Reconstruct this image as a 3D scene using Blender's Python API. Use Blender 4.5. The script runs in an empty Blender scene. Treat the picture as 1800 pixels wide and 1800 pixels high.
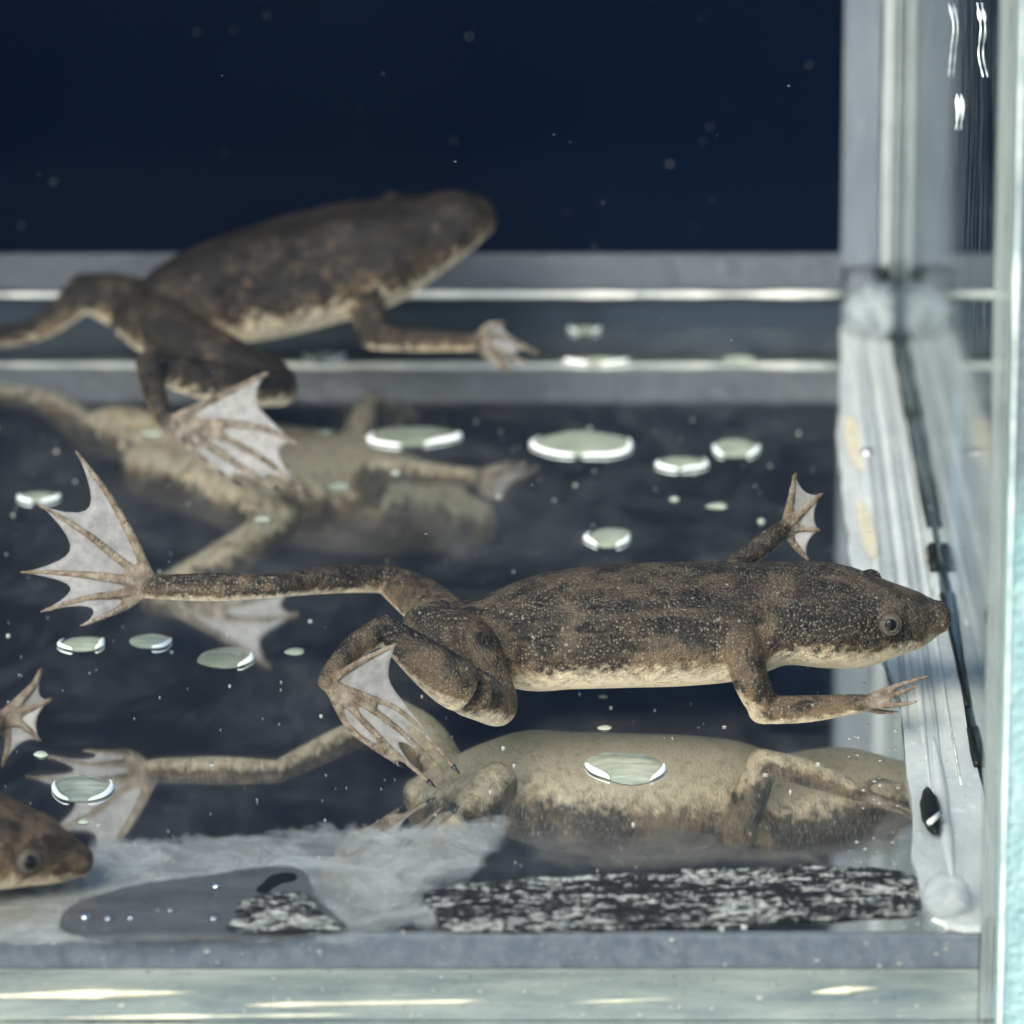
import bpy, bmesh, math, random
import numpy as np
from mathutils import Vector, Matrix
from mathutils.bvhtree import BVHTree
from mathutils.noise import noise as pnoise

S = 0.01                       # all shapes are written in centimetres
R = math.radians
sc = bpy.context.scene
COL = sc.collection
random.seed(7)

# ------------------------------------------------------------------ camera
CAM_H, PITCH, FPX = 16.4, R(17.4), 12430.0
cam_d = bpy.data.cameras.new('camera')
cam = bpy.data.objects.new('camera', cam_d)
COL.objects.link(cam)
cam.location = (0, 0, CAM_H * S)
cam.rotation_euler = (R(90) - PITCH, 0, 0)
cam_d.sensor_width = 36
cam_d.lens = FPX / 1800 * 36
cam_d.clip_start, cam_d.clip_end = 0.02, 500
cam_d.dof.use_dof = True
cam_d.dof.focus_distance = 49.6 * S
cam_d.dof.aperture_fstop = 52
sc.camera = cam

# ------------------------------------------------------------------ daylight
SUN_EL, SUN_AZ = R(40), R(212)
w = bpy.data.worlds.new('World')
sc.world = w
w.use_nodes = True
nt = w.node_tree
bg = nt.nodes['Background']
sky = nt.nodes.new('ShaderNodeTexSky')
sky.sky_type = 'NISHITA'
sky.sun_disc = False
sky.sun_elevation, sky.sun_rotation = SUN_EL, SUN_AZ
nt.links.new(sky.outputs[0], bg.inputs[0])
bg.inputs[1].default_value = 0.15
sd = bpy.data.lights.new('sun', 'SUN')
sd.energy, sd.angle, sd.color = 2.7, R(34), (1.0, 0.94, 0.83)
so = bpy.data.objects.new('sun', sd)
COL.objects.link(so)
sun_dir = Vector((math.sin(SUN_AZ) * math.cos(SUN_EL), math.cos(SUN_AZ) * math.cos(SUN_EL), math.sin(SUN_EL)))
so.rotation_euler = sun_dir.to_track_quat('Z', 'Y').to_euler()
so.location = sun_dir * 2

vs = sc.view_settings
vs.view_transform, vs.look, vs.gamma, vs.exposure = 'Standard', 'None', 1, 1.22
sc.cycles.use_denoising = True
sc.cycles.max_bounces = 14
sc.cycles.transparent_max_bounces = 24
sc.cycles.sample_clamp_indirect = 6
sc.cycles.blur_glossy = 0.3

# ------------------------------------------------------------------ helpers
CP, SP = math.cos(PITCH), math.sin(PITCH)
CAMV = Vector((0, 0, CAM_H))


def ray(px, py):
    u, v = (px - 900) / FPX, (py - 900) / FPX
    return Vector((u, CP - v * SP, -SP - v * CP))


def at(px, py, Y):
    d = ray(px, py)
    return CAMV + d * (Y / d.y)


def on_z(px, py, z=0.0):
    d = ray(px, py)
    return CAMV + d * ((z - CAM_H) / d.z)


def on_x(px, py, X):
    d = ray(px, py)
    return CAMV + d * (X / d.x)


def link(name, mesh, mat=None, parent=None, base=None):
    o = bpy.data.objects.new(name, mesh)
    COL.objects.link(o)
    if mat is not None and not mesh.materials:
        mesh.materials.append(mat)
    if parent is not None:
        o.parent = parent
    else:
        b = base or Vector((0, 0, 0))
        o.location, o.scale = b * S, (S, S, S)
    return o


def tag(o, label=None, cat=None, group=None, kind=None):
    for k, v in (('label', label), ('category', cat), ('group', group), ('kind', kind)):
        if v:
            o[k] = v
    return o


def thing(name, base, label, cat, group=None):
    e = bpy.data.objects.new(name, None)
    e.empty_display_size = 0.3
    COL.objects.link(e)
    e.location, e.scale = Vector(base) * S, (S, S, S)
    return tag(e, label, cat, group)


def mesh_of(verts, faces, name='mesh', smooth=True):
    me = bpy.data.meshes.new(name)
    me.from_pydata([tuple(v) for v in verts], [], faces)
    me.update()
    if smooth:
        me.polygons.foreach_set('use_smooth', [True] * len(me.polygons))
    return me


def bm_mesh(bm, name='mesh', smooth=False):
    bmesh.ops.recalc_face_normals(bm, faces=bm.faces)
    me = bpy.data.meshes.new(name)
    bm.to_mesh(me)
    bm.free()
    if smooth:
        me.polygons.foreach_set('use_smooth', [True] * len(me.polygons))
    return me


def box_mesh(x0, x1, y0, y1, z0, z1, bev=0.0, name='box'):
    bm = bmesh.new()
    bmesh.ops.create_cube(bm, size=1, matrix=Matrix.Translation(((x0 + x1) / 2, (y0 + y1) / 2, (z0 + z1) / 2)) @
                          Matrix.Diagonal((x1 - x0, y1 - y0, z1 - z0, 1)))
    if bev:
        bmesh.ops.bevel(bm, geom=list(bm.edges), offset=bev, segments=2, affect='EDGES', profile=0.6)
    return bm_mesh(bm, name)


def chaikin(p, n=2):
    for _ in range(n):
        q = []
        for i in range(len(p)):
            a, b = p[i], p[(i + 1) % len(p)]
            q += [a * 0.75 + b * 0.25, a * 0.25 + b * 0.75]
        p = q
    return p


def slab_px(poly, z0, th, rough=0.0, round_n=2, chamfer=0.35):
    """flat piece lying on the tank floor: outline on the plane z0, thickness th, chamfered rim"""
    p = chaikin([on_z(x, y, z0) for x, y in poly], round_n)
    if rough:
        q = []
        for i in range(len(p)):
            a, b = p[i], p[(i + 1) % len(p)]
            k = max(1, int((b - a).length / 0.025))
            q += [a.lerp(b, t / k) for t in range(k)]
        p = [v + Vector((pnoise(v * 3.1) + 0.8 * pnoise(v * 9 + Vector((3, 0, 0))) + 0.5 * pnoise(v * 25), (pnoise(v * 2.7 + Vector((9, 0, 0))) + 0.8 * pnoise(v * 8) + 0.5 * pnoise(v * 23)) * 1.6, 0)) * rough for v in p]
    c = sum(p, Vector()) / len(p)
    bm = bmesh.new()
    lo = [bm.verts.new(v) for v in p]
    hi = []
    n = len(p)
    for i, v in enumerate(p):
        t = (p[(i + 1) % n] - p[i - 1]).normalized()
        nn = Vector((t.y, -t.x, 0))
        if nn.dot(c - v) < 0 and chamfer < 0:
            nn = -nn
        hi.append(bm.verts.new(v + Vector((0, 0, th))))
    for i in range(n):
        j = (i + 1) % n
        bm.faces.new((lo[i], lo[j], hi[j], hi[i]))
    f = bm.faces.new(hi)
    bm.faces.new(lo[::-1])
    bmesh.ops.triangulate(bm, faces=[q for q in bm.faces if len(q.verts) > 4])
    return bm_mesh(bm)


def film_px(poly, z, soft=0.3, step=0.055, th=0.003):
    """thin film on the floor: a fine sheet cut to the outline, with its distance from the border stored as 'inner'"""
    p = chaikin([on_z(x, y, z) for x, y in poly], 2)
    P = np.array([(v.x, v.y) for v in p])
    Q = np.roll(P, -1, 0)
    x0, y0 = P.min(0)
    x1, y1 = P.max(0)
    gx, gy = np.arange(x0, x1 + step, step), np.arange(y0, y1 + step * 1.5, step * 1.5)
    X, Y = np.meshgrid(gx, gy, indexing='ij')
    pt = np.stack([X.ravel(), Y.ravel()], 1)
    ins = np.zeros(len(pt), bool)
    dist = np.full(len(pt), 1e9)
    for a, b in zip(P, Q):
        c = ((a[1] > pt[:, 1]) != (b[1] > pt[:, 1]))
        xx = (b[0] - a[0]) * (pt[:, 1] - a[1]) / ((b[1] - a[1]) + 1e-12) + a[0]
        ins ^= c & (pt[:, 0] < xx)
        d = b - a
        t = np.clip(((pt - a) @ d) / (d @ d + 1e-12), 0, 1)
        e = pt - a - t[:, None] * d
        e[:, 1] *= 0.6
        dist = np.minimum(dist, np.hypot(e[:, 0], e[:, 1]))
    inner = np.clip(np.where(ins, 1, -1) * dist / soft * 0.5 + 0.5, 0, 1)
    n1, n2 = len(gx), len(gy)
    idx = np.arange(n1 * n2).reshape(n1, n2)
    fs = []
    for i in range(n1 - 1):
        for j in range(n2 - 1):
            q = (idx[i, j], idx[i + 1, j], idx[i + 1, j + 1], idx[i, j + 1])
            if max(inner[k] for k in q) > 0.2:
                fs.append(tuple(int(k) for k in q))
    used = sorted({k for f in fs for k in f})
    mp = {k: i for i, k in enumerate(used)}
    top = [(pt[k, 0], pt[k, 1], z + th) for k in used]
    me = mesh_of(top, [tuple(mp[k] for k in f) for f in fs])
    at_ = me.attributes.new('inner', 'FLOAT', 'POINT')
    at_.data.foreach_set('value', inner[used].astype(np.float32))
    return me


# ------------------------------------------------------------------ node helpers
def new_mat(name):
    m = bpy.data.materials.new(name)
    m.use_nodes = True
    n = m.node_tree
    n.nodes.clear()
    out = n.nodes.new('ShaderNodeOutputMaterial')
    return m, n, out


def nd(n, typ, **kw):
    x = n.nodes.new(typ)
    for k, v in kw.items():
        if k.startswith('i_'):
            x.inputs[k[2:].replace('_', ' ')].default_value = v
        else:
            setattr(x, k, v)
    return x


def lk(n, a, b):
    n.links.new(a, b)


def ramp(n, src, stops, interp='LINEAR'):
    r = n.nodes.new('ShaderNodeValToRGB')
    r.color_ramp.interpolation = interp
    e = r.color_ramp.elements
    while len(e) < len(stops):
        e.new(0.5)
    for q, (p, c) in zip(e, stops):
        q.position = p
        q.color = (c, c, c, 1) if isinstance(c, (int, float)) else (*c, 1)
    lk(n, src, r.inputs[0])
    return r.outputs[0]


def mixc(n, fac, a, b, mode='MIX'):
    m = n.nodes.new('ShaderNodeMix')
    m.data_type = 'RGBA'
    m.blend_type = mode
    for sock, v in ((m.inputs[0], fac), (m.inputs[6], a), (m.inputs[7], b)):
        if isinstance(v, (int, float)):
            sock.default_value = v
        elif isinstance(v, tuple):
            sock.default_value = (*v, 1)
        else:
            lk(n, v, sock)
    return m.outputs[2]


def mth(n, op, a, b=0.0, clamp=False):
    m = n.nodes.new('ShaderNodeMath')
    m.operation = op
    m.use_clamp = clamp
    for i, v in enumerate((a, b)):
        if isinstance(v, (int, float)):
            m.inputs[i].default_value = v
        else:
            lk(n, v, m.inputs[i])
    return m.outputs[0]


def coord(n, scale=(1, 1, 1)):
    t = n.nodes.new('ShaderNodeTexCoord')
    mp = n.nodes.new('ShaderNodeMapping')
    mp.inputs['Scale'].default_value = scale
    lk(n, t.outputs['Object'], mp.inputs[0])
    return mp.outputs[0]


def noise_t(n, vec, scale, detail=3, rough=0.55, dist=0.0):
    t = nd(n, 'ShaderNodeTexNoise')
    t.inputs['Scale'].default_value = scale
    t.inputs['Detail'].default_value = detail
    t.inputs['Roughness'].default_value = rough
    t.inputs['Distortion'].default_value = dist
    lk(n, vec, t.inputs['Vector'])
    return t.outputs['Fac']


def nd_col(n, vec):
    t = nd(n, 'ShaderNodeTexNoise')
    t.inputs['Scale'].default_value = 9
    lk(n, vec, t.inputs['Vector'])
    return t.outputs['Color']


def bump(n, h, strength, dist=0.02 * S):
    b = n.nodes.new('ShaderNodeBump')
    b.inputs['Strength'].default_value = strength
    b.inputs['Distance'].default_value = dist
    lk(n, h, b.inputs['Height'])
    return b.outputs[0]


def principled(n, out=None, **kw):
    p = n.nodes.new('ShaderNodeBsdfPrincipled')
    for k, v in kw.items():
        s = p.inputs[k.replace('_', ' ')]
        if isinstance(v, (int, float)):
            s.default_value = v
        elif isinstance(v, tuple):
            s.default_value = (*v, 1) if len(v) == 3 and s.type == 'RGBA' else v
        else:
            lk(n, v, s)
    if out is not None:
        lk(n, p.outputs[0], out.inputs[0])
    return p


def mix_sh(n, fac, a, b):
    m = n.nodes.new('ShaderNodeMixShader')
    if isinstance(fac, (int, float)):
        m.inputs[0].default_value = fac
    else:
        lk(n, fac, m.inputs[0])
    lk(n, a, m.inputs[1])
    lk(n, b, m.inputs[2])
    return m.outputs[0]


# ------------------------------------------------------------------ materials
def mat_skin(name, dark=(0.0055, 0.0052, 0.0054), mid=(0.058, 0.0445, 0.0305), warm=(0.10, 0.066, 0.037), speck=(0.25, 0.225, 0.17),
             pale=(0.62, 0.515, 0.36), speck_amt=0.8, seed=0.0, ragged=1.1):
    m, n, out = new_mat(name)
    c0 = n.nodes.new('ShaderNodeTexCoord')
    mp = n.nodes.new('ShaderNodeMapping')
    mp.inputs['Location'].default_value = (seed, seed * 0.7, seed * 1.3)
    lk(n, c0.outputs['Object'], mp.inputs[0])
    c = mp.outputs[0]
    ap = nd(n, 'ShaderNodeAttribute', attribute_name='pale').outputs['Fac']
    aw = nd(n, 'ShaderNodeAttribute', attribute_name='warm').outputs['Fac']
    blot = noise_t(n, c, 3.4, 6, 0.66, 0.5)
    base = mixc(n, ramp(n, blot, [(0.42, 0.0), (0.56, 1.0)]), dark, mid)
    fine = noise_t(n, c, 30, 3, 0.6)
    base = mixc(n, ramp(n, fine, [(0.42, 0.0), (0.75, 0.55)]), base, tuple(q * 1.5 for q in mid))
    base = mixc(n, mth(n, 'MULTIPLY', aw, ramp(n, noise_t(n, c, 7, 4, 0.6), [(0.35, 0.1), (0.65, 0.85)])), base, warm)
    # belly with ragged edge
    rag = mth(n, 'ADD', ap, mth(n, 'MULTIPLY', mth(n, 'SUBTRACT', noise_t(n, c, 16, 4, 0.65), 0.5), ragged))
    bel = ramp(n, rag, [(0.50, 0.0), (0.98, 1.0)])
    amber = mixc(n, ramp(n, rag, [(0.05, 0.0), (0.58, 0.85)]), base, (0.15, 0.10, 0.055))
    paled = mixc(n, ramp(n, noise_t(n, c, 9, 4, 0.6), [(0.4, 0.0), (0.8, 0.5)]), pale, (0.56, 0.46, 0.31))
    big = ramp(n, noise_t(n, c, 1.9, 5, 0.6, 0.8), [(0.46, 1.0), (0.54, 0.0)])
    amber = mixc(n, mth(n, 'MULTIPLY', big, 0.8), amber, dark)
    spot = nd(n, 'ShaderNodeTexVoronoi')
    spot.inputs['Scale'].default_value = 4.5
    lk(n, mixc(n, 0.16, c, nd_col(n, c)), spot.inputs['Vector'])
    amber = mixc(n, ramp(n, spot.outputs['Distance'], [(0.20, 0.9), (0.38, 0.0)]), amber, dark)
    colr = mixc(n, bel, amber, paled)
    # granules
    v = nd(n, 'ShaderNodeTexVoronoi')
    v.inputs['Scale'].default_value = 44
    v.inputs['Randomness'].default_value = 0.85
    lk(n, c, v.inputs['Vector'])
    dots = ramp(n, v.outputs['Distance'], [(0.2, 1.0), (0.46, 0.0)])
    pick = nd(n, 'ShaderNodeSeparateColor')
    lk(n, v.outputs['Color'], pick.inputs[0])
    some = ramp(n, pick.outputs[0], [(0.1, 0.05), (0.8, 0.9)])
    some = mth(n, 'MULTIPLY', some, ramp(n, noise_t(n, c, 2.6, 3), [(0.33, 0.3), (0.62, 1.0)]))
    dm = mth(n, 'MULTIPLY', mth(n, 'MULTIPLY', dots, some), mth(n, 'SUBTRACT', speck_amt, mth(n, 'MULTIPLY', ramp(n, rag, [(0.3, 0.0), (0.75, 1.0)]), 0.95), True))
    colr = mixc(n, dm, colr, speck)
    v2 = nd(n, 'ShaderNodeTexVoronoi')
    v2.inputs['Scale'].default_value = 15
    lk(n, c, v2.inputs['Vector'])
    pk2 = nd(n, 'ShaderNodeSeparateColor')
    lk(n, v2.outputs['Color'], pk2.inputs[0])
    big_dots = mth(n, 'MULTIPLY', ramp(n, v2.outputs['Distance'], [(0.10, 1.0), (0.22, 0.0)]), ramp(n, pk2.outputs[1], [(0.62, 0.0), (0.85, 0.75)]))
    colr = mixc(n, mth(n, 'MULTIPLY', big_dots, mth(n, 'SUBTRACT', speck_amt, bel, True)), colr, tuple(min(1, q * 1.3) for q in speck))
    # faint pale rows along the back
    rows_ = noise_t(n, coord(n, (0.35, 3.2, 3.2)), 3.0, 3, 0.5, 0.3)
    colr = mixc(n, mth(n, 'MULTIPLY', ramp(n, rows_, [(0.55, 0.0), (0.68, 0.45)]), mth(n, 'SUBTRACT', 1.0, ramp(n, rag, [(0.0, 0.0), (0.3, 1.0)]), True)), colr, tuple(q * 1.7 for q in mid))
    toe = nd(n, 'ShaderNodeAttribute', attribute_name='toe').outputs['Fac']
    tcol = mixc(n, ramp(n, noise_t(n, c, 11, 4, 0.6), [(0.35, 0.0), (0.65, 1.0)]), tuple(0.5 * (a + b) for a, b in zip(mid, warm)), (0.22, 0.185, 0.145))
    colr = mixc(n, mth(n, 'MULTIPLY', toe, 0.9), colr, tcol)
    h = mth(n, 'MULTIPLY', mth(n, 'ADD', mth(n, 'MULTIPLY', dots, 0.8), mth(n, 'MULTIPLY', fine, 0.3)), mth(n, 'SUBTRACT', 1.0, mth(n, 'MULTIPLY', bel, 0.9)))
    p = principled(n, out, Base_Color=colr, Roughness=0.5, Normal=bump(n, h, 0.4, 0.015))
    p.inputs['Specular IOR Level'].default_value = 0.22
    p.inputs['Subsurface Weight'].default_value = 0.3
    p.inputs['Subsurface Radius'].default_value = (1.0, 0.6, 0.35)
    p.inputs['Subsurface Scale'].default_value = 0.0006
    return m


def mat_web(name):
    m, n, out = new_mat(name)
    c = coord(n)
    f = noise_t(n, c, 14, 4, 0.6)
    v = noise_t(n, c, 40, 2, 0.6)
    colr = mixc(n, ramp(n, f, [(0.35, 0.0), (0.68, 1.0)]), (0.31, 0.30, 0.29), (0.46, 0.44, 0.42))
    colr = mixc(n, ramp(n, v, [(0.62, 0.0), (0.8, 0.4)]), colr, (0.20, 0.16, 0.13))
    p = principled(n, None, Base_Color=colr, Roughness=0.4)
    p.inputs['Specular IOR Level'].default_value = 0.25
    lk(n, bump(n, v, 0.06, 0.02), p.inputs['Normal'])
    t = n.nodes.new('ShaderNodeBsdfTranslucent')
    lk(n, colr, t.inputs[0])
    a = mix_sh(n, 0.45, p.outputs[0], t.outputs[0])
    tr = n.nodes.new('ShaderNodeBsdfTransparent')
    lk(n, mix_sh(n, 0.30, a, tr.outputs[0]), out.inputs[0])
    return m


def simple(name, colr, rough=0.5, spec=0.5, nscale=0, c2=None, bmp=0.0, stretch=(1, 1, 1)):
    m, n, out = new_mat(name)
    kw = {}
    if nscale:
        f = noise_t(n, coord(n, stretch), nscale, 5, 0.6)
        kw['Base_Color'] = mixc(n, ramp(n, f, [(0.35, 0.0), (0.7, 1.0)]), colr, c2 or colr)
        if bmp:
            kw['Normal'] = bump(n, f, bmp, 0.02)
    else:
        kw['Base_Color'] = colr
    p = principled(n, out, Roughness=rough, **kw)
    p.inputs['Specular IOR Level'].default_value = spec
    return m


def mat_pane(name, ior=1.33, tint=(0.98, 0.99, 0.99), dirt=0.0, rough=0.02):
    m, n, out = new_mat(name)
    fr = n.nodes.new('ShaderNodeFresnel')
    fr.inputs[0].default_value = ior
    tr = n.nodes.new('ShaderNodeBsdfTransparent')
    tr.inputs[0].default_value = (*tint, 1)
    g = n.nodes.new('ShaderNodeBsdfGlossy')
    g.inputs['Roughness'].default_value = rough
    g.inputs[0].default_value = (0.9, 0.95, 0.95, 1)
    sh = mix_sh(n, fr.outputs[0], tr.outputs[0], g.outputs[0])
    if dirt:
        c = coord(n, (1, 1, 0.25))
        d = n.nodes.new('ShaderNodeBsdfDiffuse')
        d.inputs[0].default_value = (0.55, 0.6, 0.62, 1)
        sh = mix_sh(n, ramp(n, noise_t(n, c, 5, 6, 0.7), [(0.45, 0.0), (0.85, dirt)]), sh, d.outputs[0])
    lk(n, sh, out.inputs[0])
    return m


def mat_floor():
    """glass bottom under water: seen this flat it mirrors what is above it; a little silt lies on it"""
    m, n, out = new_mat('glass_floor')
    c = coord(n)
    g = n.nodes.new('ShaderNodeBsdfGlossy')
    g.inputs['Roughness'].default_value = 0.05
    g.inputs[0].default_value = (0.92, 0.95, 0.95, 1)
    d = n.nodes.new('ShaderNodeBsdfDiffuse')
    sm = noise_t(n, coord(n, (1, 0.6, 1)), 1.1, 4, 0.6, 0.8)
    fi = noise_t(n, coord(n, (1, 0.35, 1)), 4, 3, 0.6, 0.4)
    silt = mth(n, 'MULTIPLY', ramp(n, sm, [(0.40, 0.12), (0.72, 0.9)]), ramp(n, fi, [(0.35, 0.45), (0.75, 1.0)]))
    lk(n, mixc(n, silt, (0.020, 0.023, 0.023), (0.19, 0.20, 0.195)), d.inputs[0])
    lk(n, mix_sh(n, 0.72, d.outputs[0], g.outputs[0]), out.inputs[0])
    return m


def border_gone(n, hard):
    """1 outside the ragged border of a film, 0 inside"""
    e = nd(n, 'ShaderNodeAttribute', attribute_name='inner').outputs['Fac']
    r = mth(n, 'ADD', noise_t(n, coord(n, (1, 0.6, 1)), 2.5, 2, 0.5), mth(n, 'MULTIPLY', noise_t(n, coord(n), 16, 4, 0.7), 0.4))
    e = mth(n, 'ADD', e, mth(n, 'MULTIPLY', mth(n, 'SUBTRACT', r, 0.7), 0.55))
    return ramp(n, e, [(0.5 - hard, 1.0), (0.5 + hard, 0.0)])


def mat_silicone(name, a, b, clear=0.3, stretch=(1, 1, 1), sc_=5.0, rough=0.35, patchy=False, border=0.0, bmp=0.25):
    m, n, out = new_mat(name)
    c = coord(n, stretch)
    f = noise_t(n, c, sc_, 6, 0.65, 0.3)
    f2 = noise_t(n, c, sc_ * 6, 4, 0.65)
    colr = mixc(n, ramp(n, f, [(0.32, 0.0), (0.7, 1.0)]), a, b)
    colr = mixc(n, ramp(n, f2, [(0.62, 0.0), (0.78, 0.6)]), colr, tuple(min(1, x * 1.6 + 0.05) for x in b))
    p = principled(n, None, Base_Color=colr, Roughness=rough, Normal=bump(n, f2, bmp, 0.02))
    p.inputs['Specular IOR Level'].default_value = 0.35
    tr = n.nodes.new('ShaderNodeBsdfTransparent')
    fac = clear
    if patchy:
        f3 = noise_t(n, coord(n), 1.5, 8, 0.66, 1.0)
        fac = ramp(n, f3, [(0.32, min(1, clear + 0.42)), (0.60, max(0, clear - 0.14))])
    if border:
        fac = mth(n, 'ADD', fac, border_gone(n, border), True)
    lk(n, mix_sh(n, fac, p.outputs[0], tr.outputs[0]), out.inputs[0])
    return m


def mat_grit():
    m, n, out = new_mat('black_white_grit')
    c = coord(n, (0.50, 1.25, 1))
    f = noise_t(n, c, 15, 8, 0.76, 0.4)
    f2 = noise_t(n, coord(n, (0.7, 0.3, 1)), 34, 4, 0.7)
    k = mth(n, 'ADD', mth(n, 'MULTIPLY', f, 0.75), mth(n, 'MULTIPLY', f2, 0.35))
    k = mth(n, 'ADD', k, mth(n, 'MULTIPLY', mth(n, 'SUBTRACT', noise_t(n, coord(n, (0.8, 1.6, 1)), 2.2, 3), 0.52), 0.32))
    colr = ramp(n, k, [(0.56, (0.004, 0.005, 0.006)), (0.565, (0.03, 0.032, 0.034)), (0.585, (0.24, 0.245, 0.225)), (0.66, (0.5, 0.5, 0.44))])
    p = principled(n, None, Base_Color=colr, Roughness=0.4, Normal=bump(n, k, 0.3, 0.02))
    tr = n.nodes.new('ShaderNodeBsdfTransparent')
    lk(n, mix_sh(n, border_gone(n, 0.04), p.outputs[0], tr.outputs[0]), out.inputs[0])
    return m


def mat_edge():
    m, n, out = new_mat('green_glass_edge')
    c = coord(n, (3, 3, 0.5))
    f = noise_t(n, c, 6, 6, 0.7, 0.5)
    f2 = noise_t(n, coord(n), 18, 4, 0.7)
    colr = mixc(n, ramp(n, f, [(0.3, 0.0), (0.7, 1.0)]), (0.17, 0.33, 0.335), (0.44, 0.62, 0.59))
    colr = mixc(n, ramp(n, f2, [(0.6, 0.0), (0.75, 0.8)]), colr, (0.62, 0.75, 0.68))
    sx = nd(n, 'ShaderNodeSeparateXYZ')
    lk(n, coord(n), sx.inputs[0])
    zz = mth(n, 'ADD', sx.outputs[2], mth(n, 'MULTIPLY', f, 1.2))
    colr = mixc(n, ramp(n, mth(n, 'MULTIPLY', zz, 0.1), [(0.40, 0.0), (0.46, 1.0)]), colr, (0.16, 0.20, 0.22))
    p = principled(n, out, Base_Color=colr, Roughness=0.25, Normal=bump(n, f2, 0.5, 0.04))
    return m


M_SKIN1 = mat_skin('frog_skin')
M_SKIN2 = mat_skin('frog_skin_dark', dark=(0.0045, 0.0043, 0.0046), mid=(0.015, 0.013, 0.012), warm=(0.03, 0.023, 0.017), speck=(0.12, 0.10, 0.07), speck_amt=0.35, seed=3.1, ragged=1.9)
M_SKIN3 = mat_skin('frog_skin_brown', dark=(0.013, 0.008, 0.005), mid=(0.085, 0.055, 0.034), warm=(0.09, 0.075, 0.06), speck_amt=0.5, seed=6.3)
M_WEB = mat_web('foot_web')
M_CLAW = simple('black_claw', (0.008, 0.007, 0.006), 0.3)
M_PUPIL = simple('pupil_black', (0.003, 0.003, 0.004), 0.3, 0.2)
M_IRIS = simple('iris_grey', (0.085, 0.074, 0.058), 0.6, 0.1, 40, (0.03, 0.025, 0.022))
M_LID = simple('eyelid_grey', (0.055, 0.046, 0.038), 0.6, 0.1, 30, (0.02, 0.017, 0.015))
M_PANE = mat_pane('front_glass', 1.15, (0.985, 0.99, 0.985), 0.0)
M_SIDE = mat_pane('side_glass', 1.33, (0.8, 0.86, 0.86), 0.16, 0.06)
M_FLOOR = mat_floor()
M_TABLE = simple('dark_table', (0.05, 0.055, 0.06), 0.6, 0.3, 1.2, (0.09, 0.095, 0.1))
M_BACK = simple('dark_blue_panel', (0.0007, 0.0027, 0.0090), 0.9, 0.01, 0.35, (0.0012, 0.0036, 0.0102))
M_SIL_BACK = mat_silicone('silicone_back', (0.035, 0.042, 0.052), (0.060, 0.068, 0.080), 0.05, (0.3, 1, 1), 3)
M_SIL_CORNER = mat_silicone('silicone_corner', (0.085, 0.103, 0.125), (0.14, 0.157, 0.175), 0.05, (1, 1, 0.2), 3)
M_SIL_SIDE = mat_silicone('silicone_side', (0.40, 0.43, 0.425), (0.62, 0.645, 0.62), 0.25, (1.2, 0.35, 1), 1.8, 0.10, bmp=0.04)
M_SMEAR = mat_silicone('silicone_smear', (0.30, 0.32, 0.31), (0.44, 0.455, 0.44), 0.42, (0.8, 1, 1), 4.0, 0.2, patchy=True, border=0.16)
M_FILM = mat_silicone('grey_film', (0.055, 0.06, 0.066), (0.10, 0.106, 0.11), 0.15, (0.5, 1, 1), 4, border=0.08)
M_SIL_FRONT = mat_silicone('silicone_front', (0.070, 0.087, 0.112), (0.14, 0.16, 0.185), 0.05, (1.2, 1, 1.0), 7)
M_SLAB_EDGE = mat_silicone('glass_slab_edge', (0.10, 0.13, 0.135), (0.24, 0.265, 0.235), 0.05, (0.3, 1, 2.2), 3.2, 0.3)
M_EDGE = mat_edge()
M_BRIGHT = simple('painted_glint', (0.74, 0.72, 0.62), 0.12, 0.6, 3, (0.30, 0.34, 0.33), 0.2, (0.6, 1, 1))  # reflections on glass edges, put into a bright base colour
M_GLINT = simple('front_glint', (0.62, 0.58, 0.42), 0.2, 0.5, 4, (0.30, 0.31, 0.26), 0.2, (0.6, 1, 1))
M_SIL_CORNER2 = mat_silicone('silicone_lump', (0.22, 0.25, 0.265), (0.34, 0.37, 0.375), 0.35, (1, 1, 1), 5, 0.3)
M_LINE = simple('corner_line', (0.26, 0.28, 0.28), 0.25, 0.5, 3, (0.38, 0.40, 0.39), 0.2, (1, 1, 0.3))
M_GAP = simple('black_gap', (0.006, 0.008, 0.008), 0.5, 0.2)
M_GRIT = mat_grit()

# ------------------------------------------------------------------ the setting
XW, XL = 3.27, -11.0                 # inner faces of the right and left panes
YF, YB = 43.16, 57.6                 # inner faces of the front and back panes
ZT = 9.0
tb = link('table', box_mesh(-60, 45, 20, 95, -3.0, -0.62, 0.15), M_TABLE)
tag(tb, kind='structure')
bk = link('backdrop', box_mesh(-14, 2.77, YB - 0.06, YB - 0.005, 0.66, 12), M_BACK)
tag(bk, kind='structure')

tank = thing('glass_tank', (0, 50, -0.6), 'small clear glass tank with smeared grey silicone seams holding the frogs', 'tank')
TB = Vector((0, 50, -0.6))


def tpart(name, mesh, mat, label=None):
    mesh.transform(Matrix.Translation(-TB))
    o = link(name, mesh, mat, tank)
    if label:
        o['label'] = label
    return o


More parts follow.
